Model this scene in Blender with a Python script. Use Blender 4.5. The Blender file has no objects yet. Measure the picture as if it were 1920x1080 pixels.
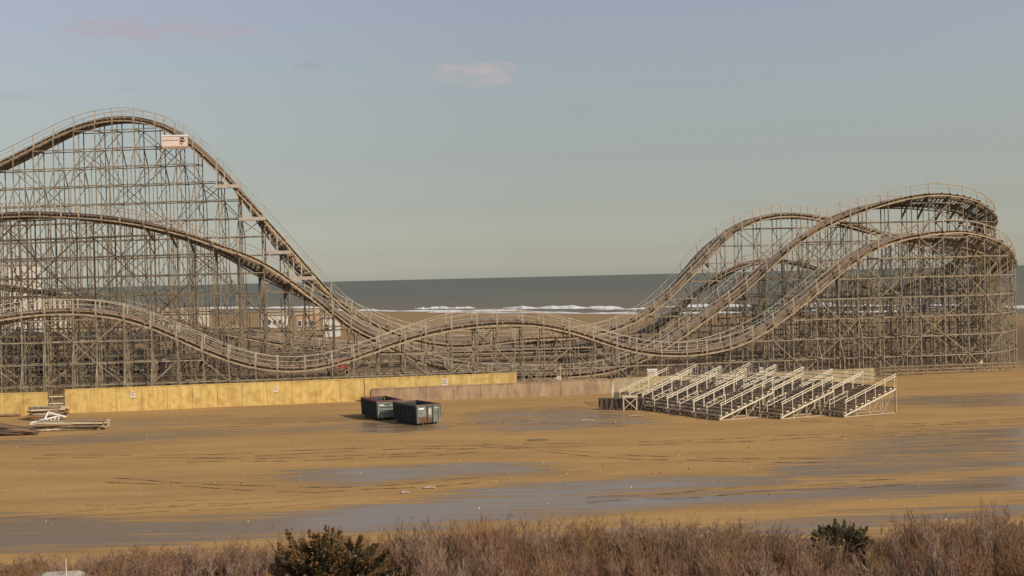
import bpy, math, random
import numpy as np
from mathutils import Vector, Matrix
random.seed(7); np.random.seed(7)
PI = math.pi
scene = bpy.context.scene
# ---------------------------------------------------------------- camera
CH = 13.0                                  # camera height
F = 2600.0                                 # focal length in photo pixels
camd = bpy.data.cameras.new('camera'); cam = bpy.data.objects.new('camera', camd)
scene.collection.objects.link(cam); scene.camera = cam
camd.sensor_width = 36; camd.lens = 36*F/1920
camd.clip_start = 0.5; camd.clip_end = 40000
RM = (Matrix.Rotation(math.radians(90-0.485), 3, 'X') @ Matrix.Rotation(math.radians(-1.35), 3, 'Z'))
cam.rotation_euler = RM.to_euler(); cam.location = (0, 0, CH)
# ---------------------------------------------------------------- sky
SUN = Vector((0.65, -0.60, 0.52)).normalized()
w = bpy.data.worlds.new('World'); scene.world = w; w.use_nodes = True
nt = w.node_tree; N = nt.nodes; L = nt.links; N.clear()
out = N.new('ShaderNodeOutputWorld'); bg = N.new('ShaderNodeBackground'); L.new(bg.outputs[0], out.inputs[0])
sky = N.new('ShaderNodeTexSky'); sky.sky_type = 'NISHITA'; sky.sun_disc = False
sky.sun_elevation = math.asin(SUN.z); sky.sun_rotation = math.atan2(SUN.x, SUN.y)
sky.air_density = 1.0; sky.dust_density = 1.0; sky.ozone_density = 1.0; sky.altitude = 10
bg.inputs[1].default_value = 0.085
def mth(nt, op, a, b=None, c=None):
    n = nt.nodes.new('ShaderNodeMath'); n.operation = op
    for i, v in enumerate((a, b, c)):
        if v is None: continue
        if isinstance(v, (int, float)): n.inputs[i].default_value = v
        else: nt.links.new(v, n.inputs[i])
    return n.outputs[0]
def mixc(nt, f, a, b, t='MIX'):
    n = nt.nodes.new('ShaderNodeMix'); n.data_type = 'RGBA'; n.blend_type = t
    for i, v in ((0, f), (6, a), (7, b)):
        if isinstance(v, (int, float)): n.inputs[i].default_value = v
        elif isinstance(v, tuple): n.inputs[i].default_value = (*v, 1)
        else: nt.links.new(v, n.inputs[i])
    return n.outputs[2]
tc = N.new('ShaderNodeTexCoord'); sp = N.new('ShaderNodeSeparateXYZ'); L.new(tc.outputs['Generated'], sp.inputs[0])
elev = mth(nt, 'ARCTANGENT', mth(nt, 'DIVIDE', sp.outputs[2], sp.outputs[1])); azi = mth(nt, 'ARCTANGENT', mth(nt, 'DIVIDE', sp.outputs[0], sp.outputs[1]))
mp = N.new('ShaderNodeMapping'); L.new(tc.outputs['Generated'], mp.inputs[0]); mp.inputs['Scale'].default_value = (1, 1, 3.2)
cn = N.new('ShaderNodeTexNoise'); L.new(mp.outputs[0], cn.inputs[0]); cn.inputs['Scale'].default_value = 26; cn.inputs['Detail'].default_value = 6; cn.inputs['Roughness'].default_value = 0.58
def cloud(col, ax, ez, rx, rz, thr, colr, k):
    a = mth(nt, 'DIVIDE', mth(nt, 'SUBTRACT', azi, ax), rx); e = mth(nt, 'DIVIDE', mth(nt, 'SUBTRACT', elev, ez), rz)
    d = mth(nt, 'SQRT', mth(nt, 'ADD', mth(nt, 'MULTIPLY', a, a), mth(nt, 'MULTIPLY', e, e)))
    m = mth(nt, 'SUBTRACT', mth(nt, 'SUBTRACT', 1.0, d), mth(nt, 'MULTIPLY', mth(nt, 'SUBTRACT', cn.outputs[0], 0.5), -3.0))
    mr = N.new('ShaderNodeMapRange'); mr.interpolation_type = 'SMOOTHSTEP'; L.new(m, mr.inputs[0]); mr.inputs[1].default_value = thr; mr.inputs[2].default_value = thr+0.7
    return mixc(nt, mth(nt, 'MULTIPLY', mr.outputs[0], k), col, colr)
cr = N.new('ShaderNodeValToRGB'); L.new(mth(nt, 'MULTIPLY', elev, 2.0), cr.inputs[0]); el = cr.color_ramp.elements   # winter haze tint by height above the horizon
el[0].position = 0.0; el[0].color = (1.36*.5, 1.42*.5, 1.55*.5, 1); el[1].position = 1.0; el[1].color = (1.44*.5, 1.14*.5, 1.05*.5, 1)
for e_, c_ in ((.0081, (1.195, 1.269, 1.404)), (.0177, (.987, 1.055, 1.212)), (.0485, (.85, .84, .89)), (.0869, (.936, .85, .797)), (.1231, (1.086, .95, .841)), (.1638, (1.27, 1.054, .93)), (.2, (1.43, 1.131, 1.03))):
    q = el.new(e_*2); q.color = (c_[0]*.5, c_[1]*.5, c_[2]*.5, 1)
col = mixc(nt, 1.0, sky.outputs[0], mixc(nt, 1.0, cr.outputs[0], (2.0, 1.9, 1.9), 'MULTIPLY'), 'MULTIPLY')
ar = N.new('ShaderNodeMapRange'); L.new(azi, ar.inputs[0]); ar.inputs[1].default_value = 0; ar.inputs[2].default_value = .4; ar.inputs[3].default_value = 1.02; ar.inputs[4].default_value = 1.2
vs = N.new('ShaderNodeVectorMath'); vs.operation = 'SCALE'; L.new(col, vs.inputs[0]); L.new(ar.outputs[0], vs.inputs[3]); col = vs.outputs[0]
def sd(px, py): return ((px-960)/F, (520-0.0236*(px-960)-py)/F)
for (px, py, rx, ry, thr, c, k) in ((900, 136, 150, 30, .12, (6.3, 5.3, 5.3), .6), (300, 66, 260, 34, .25, (5.2, 4.5, 4.9), .6), (590, 130, 40, 13, .1, (3.9, 4.1, 4.9), .45),
        (1090, 214, 60, 18, .2, (4.2, 4.3, 4.7), .4), (60, 186, 70, 12, .1, (4.8, 4.5, 5.0), .4), (255, 172, 45, 8, .1, (4.6, 4.5, 5.0), .35), (735, 122, 40, 10, .2, (4.6, 4.6, 5.0), .3)):
    a, e = sd(px, py); col = cloud(col, a, e, rx/F, ry/F, thr, c, k)
L.new(col, bg.inputs[0])
sl = bpy.data.lights.new('sun', 'SUN'); so = bpy.data.objects.new('sun', sl); scene.collection.objects.link(so)
sl.energy = 3.6; sl.angle = math.radians(0.6); sl.color = (1.0, 0.88, 0.70)
so.rotation_euler = SUN.to_track_quat('Z', 'Y').to_euler(); so.location = (60, -60, 80)
scene.view_settings.view_transform = 'Standard'; scene.view_settings.look = 'None'
scene.view_settings.exposure = 0.0; scene.view_settings.gamma = 1.0
# ---------------------------------------------------------------- helpers
def ray(px, py): return RM @ Vector(((px-960)/F, (540-py)/F, -1))
def at(px, py, Y):                       # the point seen at a photo pixel, Y metres away
    d = ray(px, py); t = Y/d.y; return Vector((d.x*t, Y, CH+d.z*t))
def gp(px, py, z=0.0):                   # same, on the ground
    d = ray(px, py); t = (z-CH)/d.z; return Vector((d.x*t, d.y*t, z))
C = scene.collection
def tag(o, label=None, cat=None, group=None, kind=None):
    if label: o['label'] = label
    if cat: o['category'] = cat
    if group: o['group'] = group
    if kind: o['kind'] = kind
    return o
def empty(name, loc=(0, 0, 0), rz=0, **k):
    o = bpy.data.objects.new(name, None); C.objects.link(o); o.location = loc; o.rotation_euler = (0, 0, rz); o.empty_display_size = .3
    return tag(o, **k)
def copy_tree(o, parent=None):
    c = o.copy(); C.objects.link(c); c.parent = parent
    for ch in [x for x in C.objects if x.parent == o]: copy_tree(ch, c)
    return c
class MB:
    def __init__(s): s.v = []; s.f = []; s.m = []
    def quad(s, *p, m=0):
        n = len(s.v); s.v += [tuple(q) for q in p]; s.f.append(tuple(range(n, n+len(p)))); s.m.append(m)
    def hexa(s, c, m=0):                 # 8 corners: bottom 4 ccw, top 4 ccw
        n = len(s.v); s.v += [tuple(q) for q in c]
        for q in ((3, 2, 1, 0), (4, 5, 6, 7), (0, 1, 5, 4), (1, 2, 6, 5), (2, 3, 7, 6), (3, 0, 4, 7)):
            s.f.append(tuple(n+i for i in q)); s.m.append(m)
    def box(s, x0, x1, y0, y1, z0, z1, m=0):
        s.hexa([(x0, y0, z0), (x1, y0, z0), (x1, y1, z0), (x0, y1, z0), (x0, y0, z1), (x1, y0, z1), (x1, y1, z1), (x0, y1, z1)], m)
    def bar(s, a, b, w, h=None, m=0):
        a = Vector(a); b = Vector(b); h = h or w; t = b-a
        if t.length < 1e-4: return
        t.normalize(); r = Vector((0, 0, 1)) if abs(t.z) < .97 else Vector((0, 1, 0))
        x = t.cross(r).normalized(); y = x.cross(t).normalized()
        x *= w/2; y *= h/2
        s.hexa([a-x-y, a+x-y, a+x+y, a-x+y, b-x-y, b+x-y, b+x+y, b-x+y], m)
    def tube(s, pts, r, n=6, m=0, r2=None):
        pts = [Vector(p) for p in pts]; base = len(s.v); k = len(pts)
        for i, p in enumerate(pts):
            t = (pts[min(i+1, k-1)]-pts[max(i-1, 0)]).normalized(); q = Vector((0, 0, 1)) if abs(t.z) < .95 else Vector((0, 1, 0))
            x = t.cross(q).normalized(); y = x.cross(t); rr = r if r2 is None else r+(r2-r)*i/(k-1)
            for j in range(n): a = 2*PI*j/n; s.v.append(tuple(p+x*(math.cos(a)*rr)+y*(math.sin(a)*rr)))
        for i in range(k-1):
            for j in range(n):
                a = base+i*n+j; b = base+i*n+(j+1) % n; s.f.append((a, b, b+n, a+n)); s.m.append(m)
        s.f.append(tuple(base+j for j in range(n))[::-1]); s.m.append(m)
        s.f.append(tuple(base+(k-1)*n+j for j in range(n))); s.m.append(m)
    def sweep(s, secs, m=0):             # secs: list of closed rings of equal size
        base = len(s.v); n = len(secs[0])
        for r in secs: s.v += [tuple(p) for p in r]
        for i in range(len(secs)-1):
            for j in range(n):
                a = base+i*n+j; b = base+i*n+(j+1) % n; s.f.append((a, b, b+n, a+n)); s.m.append(m)
        s.f.append(tuple(base+j for j in range(n))[::-1]); s.m.append(m)
        s.f.append(tuple(base+(len(secs)-1)*n+j for j in range(n))); s.m.append(m)
    def build(s, name, mats, parent=None, org=None, smooth=False, **k):
        me = bpy.data.meshes.new(name); v = s.v
        if org is not None: v = [(a-org[0], b-org[1], c-org[2]) for a, b, c in v]
        me.from_pydata(v, [], s.f)
        if not isinstance(mats, (list, tuple)): mats = [mats]
        for q in mats: me.materials.append(q)
        if len(mats) > 1: me.polygons.foreach_set('material_index', s.m)
        if smooth: me.polygons.foreach_set('use_smooth', [True]*len(me.polygons))
        o = bpy.data.objects.new(name, me); C.objects.link(o); o.parent = parent
        if org is not None: o.location = org
        return tag(o, **k)
def mat(name, c1, c2=None, rough=.8, scale=2.0, metal=0, stretch=(1, 1, 1), bump=0, spec=.3, c3=None, detail=5, s3=.3, coord='Object', lo=.35, hi=.65):
    m = bpy.data.materials.new(name); m.use_nodes = True; nt = m.node_tree; b = nt.nodes['Principled BSDF']
    b.inputs['Roughness'].default_value = rough; b.inputs['Metallic'].default_value = metal; b.inputs['Specular IOR Level'].default_value = spec
    if c2 is None: b.inputs['Base Color'].default_value = (*c1, 1); return m
    if coord == 'World': g = nt.nodes.new('ShaderNodeNewGeometry'); src = g.outputs['Position']
    else: g = nt.nodes.new('ShaderNodeTexCoord'); src = g.outputs['Object']
    mp = nt.nodes.new('ShaderNodeMapping'); nt.links.new(src, mp.inputs[0]); mp.inputs['Scale'].default_value = stretch
    n = nt.nodes.new('ShaderNodeTexNoise'); nt.links.new(mp.outputs[0], n.inputs[0]); n.inputs['Scale'].default_value = scale; n.inputs['Detail'].default_value = detail; n.inputs['Roughness'].default_value = .65
    r = nt.nodes.new('ShaderNodeMapRange'); nt.links.new(n.outputs[0], r.inputs[0]); r.inputs[1].default_value = lo; r.inputs[2].default_value = hi
    col = mixc(nt, r.outputs[0], c1, c2)
    if c3:
        n3 = nt.nodes.new('ShaderNodeTexNoise'); nt.links.new(src, n3.inputs[0]); n3.inputs['Scale'].default_value = s3; n3.inputs['Detail'].default_value = 3
        r3 = nt.nodes.new('ShaderNodeMapRange'); nt.links.new(n3.outputs[0], r3.inputs[0]); r3.inputs[1].default_value = .45; r3.inputs[2].default_value = .65
        col = mixc(nt, r3.outputs[0], col, c3)
    nt.links.new(col, b.inputs['Base Color'])
    if bump:
        bp = nt.nodes.new('ShaderNodeBump'); bp.inputs['Strength'].default_value = bump; bp.inputs['Distance'].default_value = .05
        nt.links.new(n.outputs[0], bp.inputs['Height']); nt.links.new(bp.outputs[0], b.inputs['Normal'])
    return m
M = dict(
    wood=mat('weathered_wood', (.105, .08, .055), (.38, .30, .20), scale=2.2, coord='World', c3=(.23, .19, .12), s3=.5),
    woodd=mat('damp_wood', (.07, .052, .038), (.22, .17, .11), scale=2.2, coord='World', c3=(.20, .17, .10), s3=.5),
    deck=mat('deck_boards', (.24, .17, .10), (.46, .35, .22), scale=2.5, coord='World'),
    stack=mat('rail_stack_wood', (.16, .105, .068), (.31, .215, .135), scale=3, coord='World'),
    steel=mat('rail_steel', (.30, .28, .26), (.42, .38, .34), rough=.45, metal=.6, scale=4),
    hand=mat('handrail_wood', (.30, .25, .18), (.48, .40, .29), scale=2, coord='World'),
    cream=mat('cream_board', (.38, .31, .24), (.52, .44, .34), scale=1.5),
    white=mat('white_paint', (.70, .68, .62), (.8, .78, .72), scale=3),
    sign=mat('sign_white', (.66, .52, .42), (.76, .62, .50), scale=3),
    ink=mat('dark_ink', (.05, .05, .05)),
    redband=mat('sign_band', (.36, .20, .14), (.42, .25, .18), scale=3),
    ply=mat('yellow_wall_panel', (.48, .33, .105), (.63, .45, .15), scale=.9, stretch=(3.2, 3.2, .25), coord='World', c3=(.43, .28, .085), s3=1.3, bump=.4),
    conc=mat('brown_concrete', (.25, .165, .10), (.40, .28, .165), scale=1.0, stretch=(1.5, 1.5, .5), coord='World', bump=.4),
    conc2=mat('tan_concrete', (.30, .23, .125), (.42, .34, .19), scale=1.0, stretch=(1.5, 1.5, .5), coord='World', bump=.4),
    alu=mat('galvanised_rail', (.58, .49, .33), (.78, .67, .48), rough=.45, scale=5, metal=.0, spec=.5),
    plank=mat('bleacher_plank', (.30, .21, .125), (.46, .33, .20), rough=.6, scale=3, stretch=(.4, 4, 4), c3=(.25, .18, .11)),
    frame=mat('bleacher_steel', (.34, .30, .23), (.50, .45, .35), rough=.5, scale=4),
    dump=mat('dumpster_paint', (.032, .040, .030), (.062, .074, .056), rough=.55, scale=2.5, c3=(.05, .046, .036), s3=1.2),
    dumpd=mat('dumpster_door', (.14, .165, .135), (.22, .25, .205), rough=.55, scale=3, c3=(.11, .10, .085), s3=1.5),
    dumpr=mat('dumpster_rim', (.10, .075, .055), (.16, .12, .09), rough=.6, scale=4),
    maroon=mat('maroon_rim', (.14, .045, .04), (.20, .08, .065), rough=.6, scale=4),
    rust=mat('rust', (.10, .045, .03), (.2, .09, .055), rough=.9, scale=6),
    rubber=mat('rubber', (.02, .02, .02)),
    foam=mat('sea_foam', (.60, .58, .52), (.86, .84, .78), scale=.5, rough=.9, coord='World'),
    red=mat('red_paint', (.38, .03, .04), (.46, .05, .05), scale=2),
    pier=mat('pier_timber', (.035, .027, .03), (.085, .065, .06), scale=1.0, coord='World'),
    roofd=mat('dark_roof', (.05, .045, .05), (.1, .085, .08), scale=1.0),
    glass=mat('window_glass', (.05, .055, .06), rough=.15, spec=.6),
    green=mat('faded_green', (.16, .19, .12), (.24, .27, .17), scale=1),
    tanb=mat('tan_siding', (.42, .31, .19), (.52, .40, .26), scale=1),
    creamb=mat('cream_siding', (.46, .40, .28), (.58, .50, .37), scale=1),
    whiteb=mat('white_siding', (.50, .47, .40), (.62, .58, .50), scale=1),
    orange=mat('orange_siding', (.40, .25, .15), (.48, .31, .19), scale=1),
    log=mat('dark_pole', (.07, .05, .035), (.17, .12, .08), scale=3, stretch=(.5, 4, 4)),
    lum=mat('pale_lumber', (.42, .33, .20), (.66, .56, .38), scale=3, stretch=(.5, 3, 3)),
    lumb=mat('brown_lumber', (.22, .12, .055), (.38, .23, .11), scale=3, stretch=(.5, 3, 3)),
    bark=mat('twig_bark', (.14, .075, .045), (.38, .23, .14), scale=.8, coord='World', c3=(.24, .115, .055), s3=.3),
    bark2=mat('grey_twig_bark', (.20, .13, .09), (.44, .31, .215), scale=.8, coord='World'),
    barko=mat('ochre_twig_bark', (.22, .12, .045), (.38, .23, .09), scale=.8, coord='World'),
    trunk=mat('trunk_bark', (.09, .06, .04), (.18, .13, .09), scale=4),
    cedar=mat('cedar_leaf', (.028, .030, .012), (.085, .075, .028), scale=1.6, coord='World'),
    tip=mat('cedar_brown_tip', (.17, .085, .03), (.34, .18, .07), scale=2, coord='World'),
    leaf=mat('evergreen_leaf', (.07, .062, .028), (.20, .155, .08), scale=2, coord='World'),
)
# ---------------------------------------------------------------- ground, one sheet
_s = [gp(a, b, -.75) for a, b in ((-100, 590), (640, 585), (960, 587.5), (1250, 590), (1700, 589), (1960, 589))]
SHX = [-6000, -2000]+[v.x for v in _s]+[260, 400, 700, 6000]; SHY = [2500, 1650]+[v.y for v in _s]+[270, 100, -250, -900]
def shore(x): return np.interp(x, SHX, SHY)
PUD = [  # wet patches, outlines traced on the ground
 ([(-60, 968), (120, 972), (300, 978), (480, 971), (600, 958), (740, 944), (835, 934), (868, 922), (950, 909), (1100, 903), (1250, 897), (1480, 893), (1480, 905), (1230, 918), (1130, 922), (1220, 931), (1500, 918), (1700, 905), (1980, 888), (1980, 912), (1700, 926), (1480, 937), (1250, 951), (1120, 962), (1010, 966), (1000, 976), (900, 976), (760, 990), (560, 1002), (420, 1009), (300, 1017), (150, 1027), (-60, 1038)], 1.0),
 ([(520, 893), (600, 880), (760, 873), (900, 867), (1020, 872), (1050, 885), (960, 891), (880, 893), (790, 901), (660, 906), (560, 903)], .8),
 ([(652, 800), (672, 788), (760, 792), (832, 798), (828, 806), (760, 812), (668, 813)], .75),
 ([(860, 783), (940, 770), (1060, 766), (1180, 772), (1230, 792), (1130, 800), (1060, 806), (960, 811), (880, 800)], .62),
 ([(-60, 826), (60, 822), (200, 812), (330, 806), (520, 800), (660, 796), (660, 806), (420, 818), (250, 828), (60, 836), (-60, 838)], .6),
 ([(1640, 752), (1720, 742), (1980, 736), (1980, 758), (1800, 762), (1690, 760)], .66),
 ([(1560, 828), (1700, 812), (1980, 796), (1980, 878), (1800, 884), (1560, 897), (1440, 895), (1460, 872), (1620, 850)], .62),
 ([(1380, 982), (1560, 968), (1760, 955), (1980, 938), (1980, 956), (1800, 972), (1640, 990), (1480, 1004), (1380, 998)], .75),
 ([(1080, 1010), (1180, 985), (1300, 985), (1340, 1000), (1250, 1012)], .5),
 ([(150, 792), (400, 781), (660, 776), (660, 786), (400, 796), (200, 804)], .45),
]
xs = np.concatenate([[-6000, -3000, -1500, -900, -600, -400, -300, -220, -160, -120, -95, -80], np.arange(-70, 80, .6), [90, 105, 125, 150, 180, 220, 270, 330, 400, 500, 700, 1200, 3000, 6000]])
ys = np.concatenate([[-1500, -500, -200, -80, -30, 0, 20, 35, 45], np.arange(50, 95, .35), np.arange(95, 185, .6), np.arange(185, 260, 4), np.arange(260, 1000, 12), [1100, 1300, 1600, 2000, 2600, 3500]])
GX, GY = np.meshgrid(xs, ys)
def smooth01(t): t = np.clip(t, 0, 1); return t*t*(3-2*t)
dsh = shore(GX)-GY
GZ = -1.5*smooth01((30-dsh)/60)-1.5*smooth01((-30-dsh)/100)
GZ += .04*np.sin(GX*.21+GY*.13)*np.sin(GY*.31+1)*(GY > 60)*(GY < 145)
berm = smooth01((GX-30)/25)*smooth01(1-np.abs(GY-168)/8)*.15
GZ += berm
wet = np.zeros_like(GX); P = np.stack([GX.ravel(), GY.ravel()], 1)
for poly, k in PUD:
    q = np.array([[*gp(a, b).xy] for a, b in poly]); lo = q.min(0)-3; hi = q.max(0)+3
    sel = np.where((P[:, 0] > lo[0]) & (P[:, 0] < hi[0]) & (P[:, 1] > lo[1]) & (P[:, 1] < hi[1]))[0]
    p = P[sel]; inside = np.zeros(len(p), bool); dm = np.full(len(p), 1e9)
    for i in range(len(q)):
        a = q[i]; b = q[(i+1) % len(q)]
        c = ((a[1] > p[:, 1]) != (b[1] > p[:, 1])); xx = (b[0]-a[0])*(p[:, 1]-a[1])/(b[1]-a[1]+1e-12)+a[0]
        inside ^= c & (p[:, 0] < xx)
        ab = b-a; t = np.clip(((p-a)@ab)/(ab@ab), 0, 1); d = np.hypot(*(p-(a+t[:, None]*ab)).T); dm = np.minimum(dm, d)
    s = np.where(inside, dm, -dm); v = k*smooth01(.55+s/5.0)*1.02
    wet.ravel()[sel] = np.maximum(wet.ravel()[sel], v)
ny, nx = GX.shape
idx = np.arange(nx*ny).reshape(ny, nx)
fc = np.stack([idx[:-1, :-1], idx[:-1, 1:], idx[1:, 1:], idx[1:, :-1]], -1).reshape(-1, 4)
def npmesh(name, V, Fq, mats, smooth=False, mi=None):
    me = bpy.data.meshes.new(name); k = Fq.shape[1]
    me.vertices.add(len(V)); me.vertices.foreach_set('co', np.asarray(V, np.float32).ravel())
    me.loops.add(Fq.size); me.loops.foreach_set('vertex_index', Fq.astype(np.int32).ravel())
    me.polygons.add(len(Fq)); me.polygons.foreach_set('loop_start', np.arange(0, Fq.size, k, dtype=np.int32)); me.polygons.foreach_set('loop_total', np.full(len(Fq), k, np.int32))
    for q in mats: me.materials.append(q)
    if mi is not None: me.polygons.foreach_set('material_index', mi.astype(np.int32))
    if smooth: me.polygons.foreach_set('use_smooth', np.ones(len(Fq), bool))
    me.update(calc_edges=True); me.validate()
    o = bpy.data.objects.new(name, me); C.objects.link(o); return o
gm = bpy.data.materials.new('sand'); gm.use_nodes = True; nt = gm.node_tree; b = nt.nodes['Principled BSDF']; LN = nt.links.new
geo = nt.nodes.new('ShaderNodeNewGeometry')
def noise(scale, st, det=6, rot=0., ro=.6):
    mp = nt.nodes.new('ShaderNodeMapping'); LN(geo.outputs['Position'], mp.inputs[0]); mp.inputs['Scale'].default_value = st; mp.inputs['Rotation'].default_value = (0, 0, rot)
    n = nt.nodes.new('ShaderNodeTexNoise'); LN(mp.outputs[0], n.inputs[0]); n.inputs['Scale'].default_value = scale; n.inputs['Detail'].default_value = det; n.inputs['Roughness'].default_value = ro; return n.outputs[0]
def rng(v, a, b_, c=0, d=1, st='SMOOTHSTEP'):
    r = nt.nodes.new('ShaderNodeMapRange'); r.interpolation_type = st; LN(v, r.inputs[0])
    for i, q in enumerate((a, b_, c, d)): r.inputs[i+1].default_value = q
    return r.outputs[0]
R1 = -.02
n1 = noise(.16, (.35, 1.5, 1), rot=R1); n2 = noise(.5, (.3, 2.4, 1), rot=R1+.03); n3 = noise(3.0, (1, 1, 1)); n4 = noise(.9, (.10, 1.6, 1), rot=R1, det=7, ro=.7)
att = nt.nodes.new('ShaderNodeAttribute'); att.attribute_name = 'wet'
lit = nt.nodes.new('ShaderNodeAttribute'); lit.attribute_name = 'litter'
sep = nt.nodes.new('ShaderNodeSeparateXYZ'); LN(geo.outputs['Position'], sep.inputs[0])
dry = mixc(nt, rng(n1, .35, .65), (.49, .295, .112), (.41, .245, .098))
dry = mixc(nt, rng(n4, .56, .72, 0, .6), dry, (.26, .155, .075))
dry = mixc(nt, rng(n2, .60, .70, 0, .5), dry, (.56, .38, .19))
n6 = noise(1.6, (.5, 1, 1), det=8, ro=.8)
dry = mixc(nt, rng(n3, .45, .75, 0, .3), dry, (.24, .15, .07)); dry = mixc(nt, rng(n6, .54, .72, 0, .55), dry, (.27, .17, .08)); dry = mixc(nt, rng(n6, .42, .28, 0, .45), dry, (.62, .42, .21))
n5 = noise(1.0, (.035, 2.2, 1), rot=R1-.015, det=4, ro=.75)
dry = mixc(nt, rng(n5, .57, .66, 0, .5), dry, (.27, .17, .085))
dry = mixc(nt, rng(n5, .40, .33, 0, .35), dry, (.60, .42, .22))
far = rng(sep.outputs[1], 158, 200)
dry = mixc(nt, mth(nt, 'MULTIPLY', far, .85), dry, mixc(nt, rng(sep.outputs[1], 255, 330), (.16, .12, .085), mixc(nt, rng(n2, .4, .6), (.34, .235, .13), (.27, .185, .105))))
wm = mth(nt, 'ADD', mth(nt, 'ADD', att.outputs['Fac'], mth(nt, 'MULTIPLY', mth(nt, 'SUBTRACT', n5, .5), -2.6)), mth(nt, 'ADD', mth(nt, 'MULTIPLY', mth(nt, 'SUBTRACT', n2, .5), 2.0), mth(nt, 'MULTIPLY', mth(nt, 'SUBTRACT', n4, .5), 2.6)))
wm0 = mth(nt, 'MULTIPLY', rng(wm, .44, .60), rng(att.outputs['Fac'], .0, .12))
damp = mth(nt, 'MULTIPLY', rng(wm, .18, .5), rng(att.outputs['Fac'], .0, .12))
c = mixc(nt, mth(nt, 'MULTIPLY', damp, .6), dry, (.27, .175, .09))
core = rng(wm, .62, .95)
c = mixc(nt, wm0, c, (.27, .19, .105)); c = mixc(nt, core, c, (.23, .155, .085))
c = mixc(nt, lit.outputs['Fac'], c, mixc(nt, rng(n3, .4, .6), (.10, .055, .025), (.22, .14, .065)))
LN(c, b.inputs['Base Color'])
b.inputs['IOR'].default_value = 1.33; b.inputs['Specular IOR Level'].default_value = .5
LN(mth(nt, 'SUBTRACT', mth(nt, 'SUBTRACT', .92, mth(nt, 'MULTIPLY', wm0, .56)), mth(nt, 'MULTIPLY', core, .20)), b.inputs['Roughness'])
LN(mth(nt, 'ADD', mth(nt, 'MULTIPLY', wm0, .25), mth(nt, 'MULTIPLY', core, .10)), b.inputs['Specular IOR Level'])
bp = nt.nodes.new('ShaderNodeBump'); bp.inputs['Distance'].default_value = .06
bh = mth(nt, 'ADD', mth(nt, 'MULTIPLY', n3, .4), mth(nt, 'MULTIPLY', n4, 1.2)); LN(bh, bp.inputs['Height'])
LN(mth(nt, 'MULTIPLY', mth(nt, 'SUBTRACT', 1.0, mth(nt, 'MULTIPLY', wm0, .96)), .9), bp.inputs['Strength']); LN(bp.outputs[0], b.inputs['Normal'])
g = npmesh('ground', np.stack([GX.ravel(), GY.ravel(), GZ.ravel()], 1), fc, [gm], True)
g['kind'] = 'structure'
a = g.data.attributes.new('wet', 'FLOAT', 'POINT'); a.data.foreach_set('value', wet.ravel().astype(np.float32))
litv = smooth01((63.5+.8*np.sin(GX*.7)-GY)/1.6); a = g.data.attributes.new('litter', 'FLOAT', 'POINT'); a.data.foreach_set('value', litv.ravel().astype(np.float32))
# ---------------------------------------------------------------- sea and surf
sm = bpy.data.materials.new('sea_water'); sm.use_nodes = True; nt = sm.node_tree; b = nt.nodes['Principled BSDF']; LN = nt.links.new
geo = nt.nodes.new('ShaderNodeNewGeometry'); sep = nt.nodes.new('ShaderNodeSeparateXYZ'); LN(geo.outputs['Position'], sep.inputs[0])
s1 = noise(.02, (.35, 1, 1), det=5); s2 = noise(.12, (.4, 1.6, 1), det=6)
cc = mixc(nt, rng(s1, .35, .65), (.125, .135, .100), (.165, .170, .128))
cc = mixc(nt, rng(s2, .62, .75, 0, .35), cc, (.2, .2, .17))
cc = mixc(nt, rng(sep.outputs[1], 520, 1400, .75, 0), cc, (.205, .165, .105))
LN(cc, b.inputs['Base Color']); b.inputs['Roughness'].default_value = .62; b.inputs['IOR'].default_value = 1.33; b.inputs['Specular IOR Level'].default_value = .32
bp = nt.nodes.new('ShaderNodeBump'); bp.inputs['Distance'].default_value = 1.5; bp.inputs['Strength'].default_value = .6; LN(s2, bp.inputs['Height']); LN(bp.outputs[0], b.inputs['Normal'])
mb = MB(); mb.quad((-16000, -2000, -.75), (16000, -2000, -.75), (16000, 17000, -.75), (-16000, 17000, -.75)); mb.build('sea', sm, kind='structure')
def wave(pts, hgt, dep, rnd):
    """a low breaker: a ridge of foam along a line on the water"""
    secs = []; n = 160; L0 = [Vector(p) for p in pts]
    ph = rnd*7.
    for i in range(n+1):
        t = i/n*(len(L0)-1); k = min(int(t), len(L0)-2); p = L0[k].lerp(L0[k+1], t-k)
        env = min(1, 6*(i/n))*min(1, 6*(1-i/n))
        wv = .72+.22*math.sin(i*.09+ph)+.16*math.sin(i*.21+2*ph)+.06*math.sin(i*.5+ph); wv = max(.12, wv)*env+.02
        yy = p.y+2.0*math.sin(i*.09+ph)
        secs.append([(p.x, yy-dep*wv, -.85), (p.x, yy-dep*.35*wv, -.75+hgt*.75*wv), (p.x, yy, -.75+hgt*wv), (p.x, yy+dep*.5*wv, -.85)])
    mb = MB(); mb.sweep(secs); return mb
def seap(px, py): v = gp(px, py, -.75); return v
for i, (pp, h, d) in enumerate([
    ([(940, 578), (1060, 578), (1170, 577)], 1.15, 14), ([(775, 579), (830, 578), (895, 578)], .9, 9), ([(690, 583), (860, 583.5), (1000, 581.5)], .55, 12),
    ([(1110, 580.5), (1230, 579)], .5, 5), ([(930, 585), (1100, 587.5), (1240, 588)], .45, 8), ([(780, 586), (880, 586), (990, 587)], .35, 6), ([(620, 582), (740, 583)], .7, 6),
    ([(1230, 576), (1400, 574), (1560, 574), (1700, 575)], 1.2, 8), ([(1240, 588), (1500, 586), (1720, 584)], .7, 5), ([(1600, 577), (1800, 577), (1960, 578)], 1.2, 6),
    ([(300, 580), (450, 578), (620, 577)], 1.0, 8)]):
    wave([seap(*q) for q in pp], h, d, i+1).build('wave_crest', M['foam'], kind='structure')
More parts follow.
